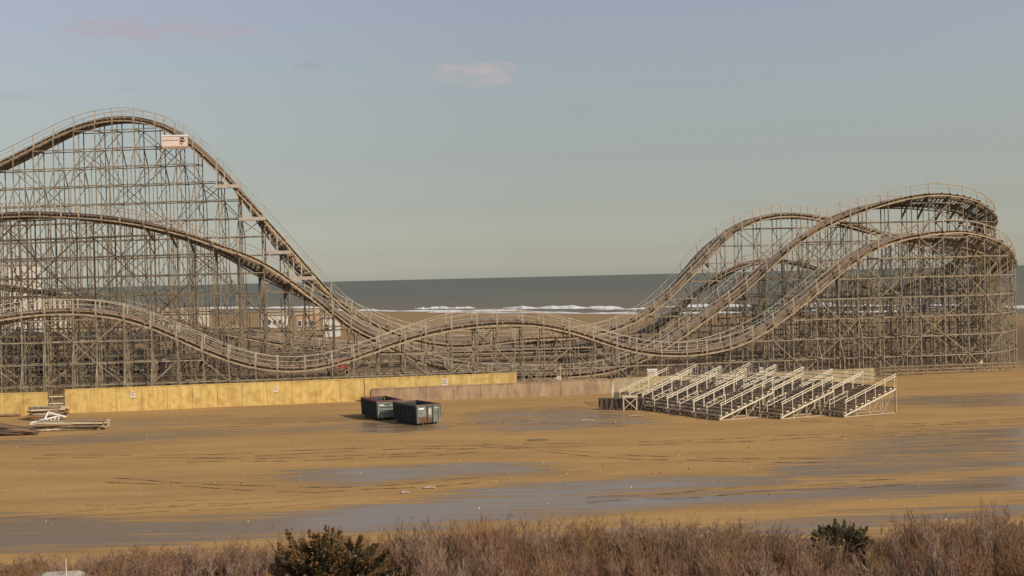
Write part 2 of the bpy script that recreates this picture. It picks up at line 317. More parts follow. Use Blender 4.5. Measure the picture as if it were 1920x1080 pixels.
# ---------------------------------------------------------------- roller coaster
RC = empty('roller_coaster', (0, 160, 0), label='large weathered wooden roller coaster with tall left hill and banked turns at right', cat='roller coaster')
RCO = Vector((0, 160, 0))
def part(mb, name, m, parent=RC, **k):
    if parent is RC: mb.v = [(a, b-160, c) for a, b, c in mb.v]; return mb.build(name, m, RC, **k)
    mb.v = [(a, b-160, c) for a, b, c in mb.v]; return mb.build(name, m, parent, **k)
def course(cps, step=.6):
    P = [at(*c[:3]) for c in cps]; n = len(P); out = []
    for i in range(n-1):
        p0 = P[max(i-1, 0)]; p1 = P[i]; p2 = P[i+1]; p3 = P[min(i+2, n-1)]
        d01 = max((p1-p0).length, 1e-3)**.5; d12 = max((p2-p1).length, 1e-3)**.5; d23 = max((p3-p2).length, 1e-3)**.5
        m1 = (p2-p1) if i == 0 else ((p1-p0)/d01-(p2-p0)/(d01+d12)+(p2-p1)/d12)*d12
        m2 = (p2-p1) if i == n-2 else ((p2-p1)/d12-(p3-p1)/(d12+d23)+(p3-p2)/d23)*d12
        for k in range(20):
            t = k/20; out.append(p1*(2*t**3-3*t*t+1)+m1*(t**3-2*t*t+t)+p2*(-2*t**3+3*t*t)+m2*(t**3-t*t))
    out.append(P[-1]); A = np.array(out)
    for _ in range(6): A[1:-1] = A[1:-1]*.5+(A[:-2]+A[2:])*.25
    d = np.concatenate([[0], np.cumsum(np.linalg.norm(np.diff(A, axis=0), axis=1))]); s = np.arange(0, d[-1], step)
    A = np.stack([np.interp(s, d, A[:, j]) for j in range(3)], 1)
    kk = np.ones(13)/13
    for j in range(3):
        e = np.pad(A[:, j], 6, mode='reflect', reflect_type='odd'); A[:, j] = np.convolve(e, kk, 'valid')
    T = np.gradient(A, axis=0); T /= np.linalg.norm(T, axis=1)[:, None]
    ang = np.unwrap(np.arctan2(T[:, 1], T[:, 0])); kap = np.gradient(ang)/step
    e = np.pad(kap, 10, mode='edge'); kap = np.convolve(e, np.ones(21)/21, 'valid')
    bank = np.clip(kap*12, -.70, .70)
    S = np.stack([T[:, 1], -T[:, 0], 0*T[:, 0]], 1); S /= np.linalg.norm(S, axis=1)[:, None]
    U = np.cross(S, T); Sb = S*np.cos(bank)[:, None]+U*np.sin(bank)[:, None]; Ub = np.cross(Sb, T)
    return dict(P=A, T=T, S=S, U=U, Sb=Sb, Ub=Ub, bank=bank, step=step)
def ring(cs, s, u, w, h, i):
    p = cs['P'][i]; a = cs['Sb'][i]; b = cs['Ub'][i]
    return [p+a*(s-w/2)+b*(u-h/2), p+a*(s+w/2)+b*(u-h/2), p+a*(s+w/2)+b*(u+h/2), p+a*(s-w/2)+b*(u+h/2)]
def runner(mb, cs, s, u, w, h, m=0):
    mb.sweep([ring(cs, s, u, w, h, i) for i in range(len(cs['P']))], m)
LV = 2.35; HW = 1.5
allbents = []; ledgers = []; braces = {}; lastc = {}
def brace_mb(key, i, wm):                       # one mesh per unbroken diagonal run
    n_, li_ = lastc.get(key, (0, i-1)); n_ += li_ != i-1; lastc[key] = (n_, i)
    return braces.setdefault(key+(n_,), (MB(), wm))[0]
def build_course(cs, ci, wm, brace_mod=6, wide=False):
    P = cs['P']; n = len(P)
    mb = MB()                                                        # ties and ledger beams under the rails
    for s in (-.95, .95): runner(mb, cs, s, -.42, .12, .30)
    for i in range(0, n, 1):
        p = Vector(P[i]); a = Vector(cs['Sb'][i]); b_ = Vector(cs['Ub'][i])
        ln = 1.75 if i % 4 == 0 else 1.15
        mb.bar(p-a*ln+b_*(-.2), p+a*ln+b_*(-.2), .16, .13)
    tr = part(mb, 'track', wm)
    for s in (-.62, .62):
        mb = MB(); runner(mb, cs, s, 0, .34, .30); runner(mb, cs, s+(.04 if s < 0 else -.04), .165, .14, .03, 1); part(mb, 'rail', [M['stack'], M['steel']], tr)
    for s in (-1.28, 1.28):
        mb = MB(); runner(mb, cs, s, -.10, .48, .05); runner(mb, cs, s*1.19, -.50, .06, .17); part(mb, 'walkway', M['deck'], tr)
    bi = list(range(3, n-1, 1)); hd = np.concatenate([[0], np.cumsum(np.hypot(*np.diff(P[:, :2], axis=0).T))])
    tgt = np.arange(.3, hd[-1], 2.72); bi = [int(np.searchsorted(hd, t)) for t in tgt]; bi = [i for i in bi if i < n]
    hr = []
    for s in (-1, 1):
        mb = MB(); 
        for hh, ww in ((1.12, .075), (.58, .042)): mb.sweep([[Vector(P[i])+Vector(cs['Sb'][i])*(s*1.56+dx*ww/2)+Vector((0, 0, hh+dz*ww/2)) for dx, dz in ((-1, -1), (1, -1), (1, 1), (-1, 1))] for i in range(n)])
        for i in bi:
            p = Vector(P[i]); a = Vector(cs['Sb'][i]); b_ = Vector(cs['Ub'][i]); mb.bar(p+a*1.5*s-b_*.35, p+a*1.5*s+Vector((0, 0, 1.25)), .125)
        part(mb, 'handrail', M['hand'], tr)
    tops = {-1: [], 1: []}; prev = None
    for q, i in enumerate(bi):
        p = Vector(P[i]); S = Vector(cs['S'][i]); bk = cs['bank'][i]; mb = MB()
        zt = {}; foot = {}
        for s in (-1, 1):
            a = Vector(cs['Sb'][i])*(s*HW); top = p+a+Vector((0, 0, -.35)); zt[s] = top.z; foot[s] = Vector((top.x, top.y, 0))
            mb.bar((top.x, top.y, -.3), top, .12); tops[s].append(Vector(top))
            for e, dz in (((1.25, 4.2), (2.5, 12.0)) if p.x < -18 and ci == 0 else () if p.x < 0 or abs(bk) > .16 else ((1.25, 6.5),)):   # outer legs kinked in under the track
                if top.z > dz+3.5:
                    q2 = round((top.z-dz)/LV)*LV; o = S*(s*e); oi = S*(s*(e-1.25)); k1 = Vector((top.x, top.y, q2))+oi; k2 = k1+o-oi+Vector((0, 0, -LV))
                    mb.bar(k1, k2, .11); mb.bar(k2, (k2.x, k2.y, -.3), .09)
                    z = q2-LV
                    while z > 1: mb.bar(Vector((k2.x, k2.y, z)), Vector((top.x, top.y, z))+oi, .05, .13); z -= LV
        zm = min(zt.values()); k = 1
        while k*LV < zm-.4:
            z = k*LV; A_ = foot[-1]+Vector((0, 0, z)); B_ = foot[1]+Vector((0, 0, z)); mb.bar(A_, B_, .05, .14)
            if (k+q) % 2: mb.bar(A_, B_+Vector((0, 0, -LV)), .05, .11)
            else: mb.bar(B_, A_+Vector((0, 0, -LV)), .05, .11)
            k += 1
        mid_ = foot[-1]*.5+foot[1]*.5; mb.bar(mid_+Vector((0, 0, -.3)), mid_+Vector((0, 0, (zt[-1]+zt[1])/2)), .085)
        mb.bar(foot[-1]+Vector((0, 0, zt[-1])), foot[1]+Vector((0, 0, zt[1])), .12, .30)
        if abs(bk) > .16:                                            # struts carrying the high side of a banked turn
            hi = 1 if bk > 0 else -1; top = foot[hi]+Vector((0, 0, zt[hi])); lowp = foot[-hi]+Vector((0, 0, max(.5, zt[-hi]-1.3)))
            ov = p+Vector(cs['Sb'][i])*hi*1.75+Vector(cs['Ub'][i])*-.3
            mb.bar(lowp, ov, .16, .26); lw = max(.5, zt[hi]-3.2); mb.bar(foot[-hi]*.5+foot[hi]*.5+Vector((0, 0, -.3)), foot[-hi]*.5+foot[hi]*.5+Vector((0, 0, lw)), .10)
        pix = zm/p.y; allbents.append((ci, p.y, pix, mb, wm))
    for s in (-1, 1):
        tp = tops[s]; zmax = max(t.z for t in tp)
        for k in range(1, int(zmax/LV)+1):
            z = k*LV; mb = MB(); cnt = 0
            for i in range(len(tp)-1):
                a, b2 = tp[i], tp[i+1]
                if min(a.z, b2.z) > z+.2:
                    off = Vector((0, -.13, 0)); e = random.uniform(-.03, .03)
                    mb.bar(Vector((a.x, a.y, z+e))+off, Vector((b2.x, b2.y, z+random.uniform(-.03, .03)))+off, .05, .13); cnt += 1
                elif cnt: ledgers.append((mb, wm)); mb = MB(); cnt = 0
            if cnt: ledgers.append((mb, wm))
        for i in range(len(tp)-1):
            a, b2 = tp[i], tp[i+1]
            for k in range(0, int(zmax/LV)+1):
                z0 = k*LV; z1 = z0+LV
                if min(a.z, b2.z) < z1-.2: continue
                off = Vector((0, -.22, 0)) if s < 0 or ci else Vector((0, -.22, 0))
                if (i-k) % brace_mod == 0: brace_mb((ci, s, 0, (i-k)//brace_mod), i, wm).bar(Vector((a.x, a.y, z0))+off, Vector((b2.x, b2.y, z1))+off, .045, .10)
                if (i+k) % brace_mod == 0: brace_mb((ci, s, 1, (i+k)//brace_mod), i, wm).bar(Vector((a.x, a.y, z1))+off*1.4, Vector((b2.x, b2.y, z0))+off*1.4, .045, .10)
    return tops
# big hill, valley, right hill, right turn, then the front run back to the left
AC = [(-150, 372, 183), (-70, 341, 182), (0, 309, 181.2), (60, 280, 180.5), (120, 247, 180), (180, 226, 179.4), (235, 219, 178.8), (290, 226, 178.2), (345, 252, 177.7), (395, 297, 177.2), (440, 344, 176.8), (495, 412, 176.6), (545, 476, 177), (590, 527, 178),
      (640, 570, 179.5), (690, 598, 181), (740, 618, 182),
      (800, 636, 183), (870, 641, 184), (960, 636, 184), (1040, 633, 185), (1100, 627, 186), (1150, 613, 187), (1200, 592, 188), (1240, 560, 189), (1280, 518, 190), (1320, 472, 191), (1360, 434, 192), (1400, 412, 192), (1450, 401, 193), (1510, 402, 194), (1570, 413, 195), (1640, 433, 196),
      (1710, 449, 197), (1780, 462, 197), (1836, 478, 194), (1872, 495, 188), (1882, 500, 181), (1876, 485, 175), (1855, 461, 170), (1800, 446, 168), (1735, 439, 167.5), (1680, 443, 167), (1620, 463, 166.5), (1560, 508, 166), (1500, 560, 165), (1450, 600, 164.5), (1400, 630, 164), (1340, 652, 163), (1280, 661, 162), (1230, 660, 161.5), (1180, 651, 161), (1110, 630, 160), (1040, 609, 159), (980, 600, 158.5), (920, 599, 158), (850, 607, 157), (780, 624, 156), (700, 653, 155), (620, 681, 154), (560, 690, 153.5), (500, 687, 153), (440, 672, 152.5), (370, 643, 152), (300, 610, 151.5), (240, 590, 151), (170, 580, 150.5), (100, 580, 150), (40, 588, 149.5), (-30, 602, 149), (-110, 625, 149)]
BB = [(-150, 440, 174), (-90, 422, 172), (-30, 408, 170), (35, 400, 168.5), (95, 399, 167), (160, 404, 165.5), (230, 411, 164.2), (300, 425, 163.2), (380, 449, 162.6), (440, 474, 162.4), (500, 505, 162.8), (560, 541, 163.6), (620, 578, 166), (680, 615, 166), (740, 652, 167), (800, 680, 167), (870, 696, 168), (950, 701, 169), (1050, 701, 170), (1120, 696, 171), (1180, 679, 172), (1240, 645, 173), (1300, 604, 174), (1360, 557, 175), (1420, 508, 176), (1480, 459, 176), (1540, 418, 177), (1600, 392, 178), (1660, 378, 178), (1730, 373, 179), (1790, 379, 181), (1830, 395, 185), (1848, 417, 191), (1840, 440, 198),
      (1800, 485, 204), (1740, 527, 207), (1680, 543, 208), (1620, 533, 209), (1560, 512, 210), (1500, 492, 210), (1440, 485, 211), (1380, 497, 211), (1320, 535, 212), (1260, 585, 213), (1200, 625, 213), (1120, 646, 213), (1000, 652, 212), (850, 655, 210), (700, 656, 207), (560, 646, 204), (420, 622, 201), (280, 588, 199), (140, 556, 198), (0, 535, 197), (-80, 528, 197), (-150, 526, 197)]
csA = course(AC); csB = course(BB)
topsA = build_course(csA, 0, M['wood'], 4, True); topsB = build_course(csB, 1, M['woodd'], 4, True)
allbents.sort(key=lambda t: -t[2] if t[0] == 0 else -t[2]*.6)
rest = MB()
for i, (ci, y, pix, mb, wm) in enumerate(allbents):
    if i < 99: part(mb, 'support_bent', wm)
    else:
        n = len(rest.v); rest.v += mb.v; rest.f += [tuple(j+n for j in f) for f in mb.f]; rest.m += [0 if wm is M['wood'] else 1]*len(mb.f)
part(rest, 'support_bents', [M['wood'], M['woodd']], kind='stuff')
ledgers.sort(key=lambda t: -len(t[0].f)); rest = MB()
for i, (mb, wm) in enumerate(ledgers):
    if i < 99: part(mb, 'ledger', wm)
    else:
        n = len(rest.v); rest.v += mb.v; rest.f += [tuple(j+n for j in f) for f in mb.f]; rest.m += [0 if wm is M['wood'] else 1]*len(mb.f)
if rest.f: part(rest, 'ledgers', [M['wood'], M['woodd']], kind='stuff')
bl = sorted(braces.values(), key=lambda t: -len(t[0].f)); rest = MB()
for i, (mb, wm) in enumerate(bl):
    if i < 99: part(mb, 'brace', wm)
    else:
        n = len(rest.v); rest.v += mb.v; rest.f += [tuple(j+n for j in f) for f in mb.f]; rest.m += [0 if wm is M['wood'] else 1]*len(mb.f)
if rest.f: part(rest, 'braces', [M['wood'], M['woodd']], kind='stuff')
# pale landings under the first drop
for (x0, x1, yb) in ((400, 447, 350), (449, 497, 411), (501, 543, 474), (545, 591, 522)):
    a = at(x0, yb, 174.6); b_ = at(x1, yb-1, 174.6); mb = MB(); mb.bar(a, b_, .9, .42)
    mb.bar(a+Vector((.4, 0, 0)), a+Vector((.4, 0, 2.4)), .12); mid = a.lerp(b_, .45); mb.bar(mid, mid+Vector((0, 0, 1.9)), .12)
    part(mb, 'landing', M['cream'])
# sign high on the big hill
a = at(305, 281, 175.3); b_ = at(351, 255, 175.3); x0, x1, z0, z1 = a.x, b_.x, a.z, b_.z
mb = MB(); mb.box(x0, x1, 175.2, 175.45, z0+.42, z1); sg = part(mb, 'sign_board', M['sign'])
mb = MB(); mb.box(x0-.05, x1+.05, 175.12, 175.5, z1, z1+.16); mb.box(x0-.05, x1+.05, 175.15, 175.5, z0+.1, z0+.42, 1); mb.box(x0+.1, x1-.1, 175.14, 175.198, z1-.50, z1-.44, 1); part(mb, 'sign_trim', [M['white'], M['redband']], sg)
mb = MB(); gx = x1-.62; gz = z0+.95; mb.box(gx-.28, gx+.28, 175.13, 175.197, gz+.44, gz+.58); mb.box(gx-.28, gx+.30, 175.13, 175.197, gz-.02, gz+.12); mb.bar((gx+.2, 175.165, gz+.48), (gx-.2, 175.165, gz+.06), .06, .15); mb.box(gx-.3, gx+.06, 175.13, 175.197, gz-.28, gz-.2); part(mb, 'lettering', M['ink'], sg)
# ---------------------------------------------------------------- wall in front of the coaster
def wallseg(px0, yb0, yt0, px1, yb1, yt1, npan, name, m, par, th=.16, gap=.03, zoff=0, dy=0):
    a = gp(px0, yb0); b_ = gp(px1, yb1); a.y += dy; b_.y += dy
    ha = at(px0, yt0, a.y).z; hb = at(px1, yt1, b_.y).z
    d = (b_-a); L_ = d.length; u = d/L_; nrm = Vector((u.y, -u.x, 0))
    for i in range(npan):
        t0 = i/npan; t1 = (i+1)/npan; p = a.lerp(b_, t0)+u*gap/2; q = a.lerp(b_, t1)-u*gap/2; h0 = ha+(hb-ha)*t0; h1 = ha+(hb-ha)*t1
        e = random.uniform(-.012, .012); p += nrm*e; q += nrm*e; z = -.4
        mb = MB(); k = nrm*th
        mb.hexa([(p.x, p.y, z), (q.x, q.y, z), (q-k).to_tuple()[:2]+(z,), (p-k).to_tuple()[:2]+(z,), (p.x, p.y, h0), (q.x, q.y, h1), (q-k).to_tuple()[:2]+(h1,), (p-k).to_tuple()[:2]+(h0,)])
        o = par.location; mb.v = [(x-o.x, y-o.y, zz-o.z) for x, y, zz in mb.v]; mb.build(name, m, par)
    mb = MB(); mb.bar(a-nrm*th*.5+Vector((0, 0, ha+.05)), b_-nrm*th*.5+Vector((0, 0, hb+.05)), th+.08, .10); o = par.location; mb.v = [(x-o.x, y-o.y, zz-o.z) for x, y, zz in mb.v]; mb.build('cap', m, par)
    mb = MB()
    for i in range(npan+1):
        p = a.lerp(b_, i/npan)-nrm*(th+.1); mb.bar((p.x-o.x, p.y-o.y, -.3-o.z), (p.x-o.x, p.y-o.y, ha-.1-o.z), .14)
    mb.build('post_row', M['woodd'], par)
wa = empty('wall', gp(45, 778), label='short yellow stained wall panel left of the narrow gap, at the left edge of the lot', cat='wall')
wallseg(-90, 783, 741, 90, 778, 737, 4, 'panel', M['ply'], wa)
wa = empty('wall', gp(400, 763), label='long yellow stained panel wall running under the coaster from the gap to the end above the brown wall', cat='wall')
wallseg(122, 775, 732, 683, 752, 711, 12, 'panel', M['ply'], wa)
wallseg(684, 751.7, 711, 970, 740, 700, 6, 'panel', M['ply'], wa, dy=.0)
wa = empty('wall', gp(900, 744), label='low brown stained concrete wall behind the dumpsters, reaching to the bleachers', cat='wall')
wallseg(697, 754, 730.5, 1150, 737, 712, 9, 'panel', M['conc'], wa, th=.3, dy=-.5)
wa = empty('wall', gp(1400, 724), label='tan concrete wall behind the bleachers with its right end stepped down to sand', cat='wall')
wallseg(1152, 736, 711, 1400, 726, 701, 5, 'panel', M['conc2'], wa, th=.3)
wallseg(1401, 726, 701, 1640, 716, 692, 5, 'panel', M['conc2'], wa, th=.3)
# narrow gate in the gap
ga = empty('gate', gp(106, 777), label='dark open rail gate in the narrow gap of the yellow wall', cat='gate')
p = gp(92, 777); q = gp(121, 776); o = ga.location; mb = MB()
for z in (.4, 1.1, 1.8): mb.bar(p-o+Vector((0, 0, z)), q-o+Vector((0, 0, z)), .06, .09)
mb.build('rail', M['alu'], ga); mb = MB(); mb.bar(p-o, p-o+Vector((0, 0, 2.1)), .12); mb.bar(q-o, q-o+Vector((0, 0, 2.2)), .12); mb.bar(p-o+Vector((0, .05, 1.7)), q-o+Vector((0, .05, .3)), .06, .1); mb.build('frame', M['woodd'], ga)
# small notice signs
for (px, py, s_, Y, lab) in ((249, 740, 10, None, 'small white notice on the yellow wall near its left end, right of the gap'), (517, 730, 9, None, 'small white notice on the yellow wall midway along its full height stretch'),
        (834, 717, 12, None, 'small cream notice low on the upper yellow wall above the brown wall'), (1048, 709, 8, 157, 'small white notice on the coaster fence just right of the yellow wall end'),
        (1427, 693, 8, 161, 'small white notice on a post behind the bleachers'), (1839, 677, 7, 169.5, 'small white notice on the coaster foot at the far right')):
    if Y is None:
        t = (px-122)/(683-122); yb = 775+(752-775)*t if px < 683 else 751.7+(740-751.7)*(px-684)/286; Y = gp(px, yb).y-.06
    a = at(px, py, Y); sc = Y/F*s_/2
    t = empty('notice_sign', a, label=lab, cat='sign'); mb = MB(); mb.box(-sc, sc, -.03, .0, -sc*1.15, sc*1.15); mb.build('board', M['sign'], t)
    mb = MB()
    for k in range(3): mb.box(-sc*.7, sc*(.7-.25*(k % 2)), -.036, -.031, sc*(.65-.5*k), sc*(.8-.5*k))
    mb.build('lettering', M['ink'], t)
    if px > 1000: mb = MB(); mb.box(-.04, .04, .01, .09, -a.z, sc); mb.build('post', M['woodd'], t)
# kiosk-like white box right behind the bleachers
a = gp(1225, 727); k = empty('electrical_cabinet', (a.x, a.y+1.2, 0), label='pale electrical cabinet standing behind the bleachers at the low wall', cat='cabinet')
mb = MB(); mb.box(-.55, .55, -.35, .35, 0, 1.95); mb.build('body', M['sign'], k); mb = MB(); mb.box(-.6, .6, -.4, .4, 1.953, 2.05); mb.build('roof', M['white'], k); mb = MB(); mb.box(-.48, -.02, -.38, -.353, .15, 1.8); mb.box(.02, .48, -.38, -.353, .15, 1.8); mb.build('door', M['cream'], k)
# low rail fence at the coaster foot
def railfence(pts, n, lab):
    a = Vector(pts[0]); b_ = Vector(pts[1]); f = empty('rail_fence', a, label=lab, cat='fence')
    d = b_-a; mb = MB()
    for z in (.35, .75, 1.15): mb.bar(Vector((0, 0, z)), d+Vector((0, 0, z)), .05, .11)
    mb.build('rails', M['wood'], f)
    for i in range(n+1): mb = MB(); mb.bar(d*(i/n)+Vector((0, .06, -.2)), d*(i/n)+Vector((0, .06, 1.3)), .1); mb.build('post', M['wood'], f)
pa = gp(972, 736); pb = gp(1140, 730)
railfence([(pa.x, pa.y+1.2, .0), (pb.x, pb.y+1.2, .0)], 5, 'low wooden rail fence at the coaster foot just right of the yellow wall end')
pa = gp(1650, 707); pb = gp(1915, 697)
railfence([pa, pb], 9, 'low wooden rail fence on the sand at the coaster foot, far right')
# ---------------------------------------------------------------- bleachers
def make_bleacher(Ln=4.2, rows=9, dep=.64, rise=.225):
    t = empty('bleacher'); D = rows*dep
    for i in range(rows):
        y = i*dep; z = .42+i*rise
        mb = MB(); mb.box(0, Ln, y-.02, y+.28, z, z+.045); mb.box(-.015, .0, y-.01, y+.26, z-.03, z+.055, 1); mb.box(Ln, Ln+.015, y-.01, y+.26, z-.03, z+.055, 1); mb.build('seat_plank', [M['plank'], M['alu']], t)
        mb = MB(); mb.box(.01, Ln-.01, y+.285, y+.285+.30, z-.12, z-.08); mb.box(.01, Ln-.01, y+.57, y+.588, z-.078, z+.12); mb.build('foot_plank', M['plank'], t)
    for x in (.12, Ln/2, Ln-.12):
        mb = MB(); sl_ = rise/dep; z0 = .16
        mb.bar((x, .0, z0), (x, D, z0+D*sl_), .06, .08); mb.bar((x, 0, .05), (x, D, .05), .06, .07)
        for k in range(5):
            y = D*k/4; mb.bar((x, y, .05), (x, y, z0+y*sl_), .05)
            if k: mb.bar((x, y-D/4, .05), (x, y, z0+y*sl_), .04)
        for k in range(rows): mb.bar((x, k*dep+.12, z0+k*dep*sl_), (x, k*dep+.12, .42+k*rise), .04)
        mb.build('support_frame', M['frame'], t)
    for x in (-.05, Ln*.5, Ln+.05):
        mb = MB(); sl_ = rise/dep; H = 1.08
        if x == Ln*.5:                                              # short aisle rail at the foot of the steps
            for y in (.1, D*.36): mb.bar((x, y, .3), (x, y, .42+y*sl_+H*.85), .045)
            for h in (H*.85, H*.5): mb.bar((x, .1, .42+.1*sl_+h), (x, D*.36, .42+D*.36*sl_+h), .045)
            mb.build('aisle_rail', M['alu'], t); continue
        for k in range(6):
            y = D*(k+.15)/5.3; mb.bar((x, y, .12+y*sl_), (x, y, .42+y*sl_+H), .045)
        for h in (H, H-.2): mb.bar((x, .05, .42+h), (x, D, .42+D*sl_+h), .055, .055)
        mb.bar((x, 0, .14), (x, D, .14+D*sl_), .07, .10)
        mb.build('guardrail', M['alu'], t)
    mb = MB(); zt = .42+rows*rise
    for h in (.35, .7, 1.08): mb.bar((-.05, D+.05, zt+h), (Ln+.05, D+.05, zt+h), .05)
    for k in range(4): mb.bar((Ln*k/3, D+.05, .05), (Ln*k/3, D+.05, zt+1.08), .05)
    mb.build('back_rail', M['frame'], t)
    return t
proto = make_bleacher(); used = False
pd = Vector((.43, -.9, 0)).normalized(); rd = Vector((.9, .43, 0)).normalized()   # along the rows, and the rising way
def place_bleacher(corner, j, Ln, lab, src=None):
    """corner: near end of the line; j: how many units back along the line"""
    global used
    o = src or (proto if not used else copy_tree(proto))
    if src is None: used = True
    org = corner-pd*((j+1)*(Ln+.22)); o.location = (org.x, org.y, 0.02); o.rotation_euler = (0, 0, math.atan2(pd.y, pd.x)); tag(o, lab, 'bleacher', 'bleacher units parked in rows on the sand')
    return o
ords = ['nearest', 'second', 'third', 'fourth', 'fifth']
rowname = ['leftmost line of bleachers', 'middle line of bleachers', 'rightmost line of bleachers']
for li, (cp, cnt) in enumerate((((1352, 790), 4), ((1467, 787.5), 5), ((1586, 784), 5))):
    cpt = gp(*cp)
    for j in range(cnt):
        near = 'nearest the camera' if j == 0 else f'{ords[j]} from the camera'
        place_bleacher(cpt, j, 4.2, f'silver railed bleacher unit in the {rowname[li]}, {near}')
# the low unit at the left end, seen from its back
o = make_bleacher(3.4, 4, .64, .225); p = gp(1112, 765); o.location = (p.x+2.0, p.y+1.0, .02); o.rotation_euler = (0, 0, math.radians(-8)); tag(o, 'small low bleacher standing apart at the left end of the bleacher lines', 'bleacher', 'bleacher units parked in rows on the sand')
# folded sections: dark upright truss pack with a pale frame
p = gp(1168, 769); fo = empty('folded_bleacher', p, math.radians(-14), label='folded dark bleacher section with pale end frame beside the small low bleacher', cat='bleacher'); mb = MB()
for k in range(9): mb.bar((-2.3+.5*k, .3*(k % 2), 0), (-2.0+.5*k, .3, 1.15), .07, .12); mb.bar((-2.0+.5*k, .1, 0), (-2.3+.5*k, .25, 1.15), .07, .1)
mb.box(-2.4, 2.0, .3, .5, .1, 1.1); mb.build('truss_pack', M['log'], fo); mb = MB()
for x in (.1, 1.35): mb.bar((x, -.1, 0), (x, -.1, 1.3), .09)
mb.bar((0, -.1, 1.3), (1.45, -.1, 1.3), .12, .2); mb.bar((.1, -.12, .1), (1.35, -.12, 1.2), .06); mb.bar((1.35, -.12, .1), (.1, -.12, 1.2), .06); mb.build('end_frame', M['alu'], fo)
# ---------------------------------------------------------------- dumpsters
def dumpster(loc, rz, lab, Ln, Wd, H, rim, hribs):
    """local: +x is the end with the door, y is the width"""
    t = empty('dumpster', loc, rz, label=lab, cat='dumpster'); e = .05
    mb = MB(); z0 = .22
    fl = .08                                                          # flared sides
    for s in (-1, 1):
        y0 = s*(Wd/2-fl); y1 = s*Wd/2
        mb.hexa([(0, y0-e/2, z0), (Ln, y0-e/2, z0), (Ln, y0+e/2, z0), (0, y0+e/2, z0), (0, y1-e/2, H), (Ln, y1-e/2, H), (Ln, y1+e/2, H), (0, y1+e/2, H)])
    mb.box(0, e, -Wd/2+.1, Wd/2-.1, z0, H); mb.box(0, Ln, -Wd/2+.1, Wd/2-.1, z0, z0+.06); mb.build('body', M['dump'], t)
    n = int(Ln/.42)
    for s in (-1, 1):
        mb = MB()
        for k in range(n+1):
            x = .05+(Ln-.1)*k/n; mb.bar((x, s*(Wd/2-fl+.06), z0), (x, s*(Wd/2+.06), H-.08), .12, .12)
        mb.build('side_ribs', M['dump'], t)
    mb = MB()
    for s in (-1, 1): mb.box(-.06, Ln+.06, s*(Wd/2+.03)-.08, s*(Wd/2+.03)+.08, H-.08, H+.06)
    mb.box(-.06, .08, -Wd/2+.05, Wd/2-.05, H-.077, H+.057); mb.box(Ln-.1, Ln+.06, -Wd/2+.05, Wd/2-.05, H-.077, H+.057); mb.build('rim', rim, t)
    mb = MB(); x = Ln
    mb.box(x-.05, x, -Wd/2+.1, Wd/2-.1, z0, H-.08)
    for s in (-1, 1): mb.box(x, x+.07, s*(Wd/2-.07)-.07, s*(Wd/2-.07)+.07, z0, H-.08)
    d = mb.build('door', M['dumpd'], t); mb = MB()
    if hribs:
        for k in range(5): z = z0+.15+(H-z0-.4)*k/4; mb.box(x+.002, x+.12, -Wd/2+.15, Wd/2-.15, z, z+.10)
        mb.build('door_ribs', M['dumpd'], d)
        mb = MB(); mb.box(x+.004, x+.02, -Wd*.42, -Wd*.22, H-.42, H-.28); mb.box(x+.004, x+.02, .1, .25, H-.42, H-.36); mb.build('sticker', M['white'], d)
    else:
        for y in (-.12, .40): mb.box(x+.002, x+.09, y-.05, y+.05, z0, H-.1)
        mb.build('door_ribs', M['dump'], d)
        mb = MB(); mb.box(x+.004, x+.03, -Wd*.42, -Wd*.20, H-.38, H-.24); mb.build('sticker', M['white'], d)
        mb = MB(); mb.box(x+.004, x+.05, -.02, .28, H-.9, H-.3); mb.box(x+.004, x+.04, .55, 1.0, H-.35, H-.25); mb.build('latch', M['frame'], d)
        mb = MB(); mb.box(x+.004, x+.02, -Wd*.42, -.2, z0+.05, z0+.55); mb.box(x+.004, x+.03, -.06, .33, z0+.1, z0+.45); mb.build('rust_patch', M['rust'], d)
    mb = MB()
    for s in (-.55, .55): mb.box(0, Ln, s-.06, s+.06, .06, z0)
    mb.build('skid', M['dump'], t)
    for (x, s) in ((.4, -1), (.4, 1), (Ln-.4, -1), (Ln-.4, 1)):
        mb = MB(); mb.tube([(x, s*.85-.07, .13), (x, s*.85+.07, .13)], .13, 12); mb.build('wheel', M['rubber'], t)
    return t
A1 = gp(782.5, 799); ddir = Vector((2.9, -5.0, 0)).normalized()
def dump_at(corner, dd, Ln, Wd, H, rim, hr, lab):
    nrm = Vector((-dd.y, dd.x, 0))                                   # local +y
    org = corner-dd*Ln+nrm*Wd/2; org.z = .0; return dumpster(org, math.atan2(dd.y, dd.x), lab, Ln, Wd, H, rim, hr)
dump_at(A1, ddir, 4.7, 2.25, 1.80, M['dumpr'], False, 'dark green roll-off dumpster with rusty end door, the nearer of the two')
dump_at(gp(708.5, 789.5), Vector((2.3, -5.4, 0)).normalized(), 4.9, 2.3, 1.80, M['maroon'], True, 'dark roll-off dumpster with maroon rim and ribbed end, behind the nearer one')
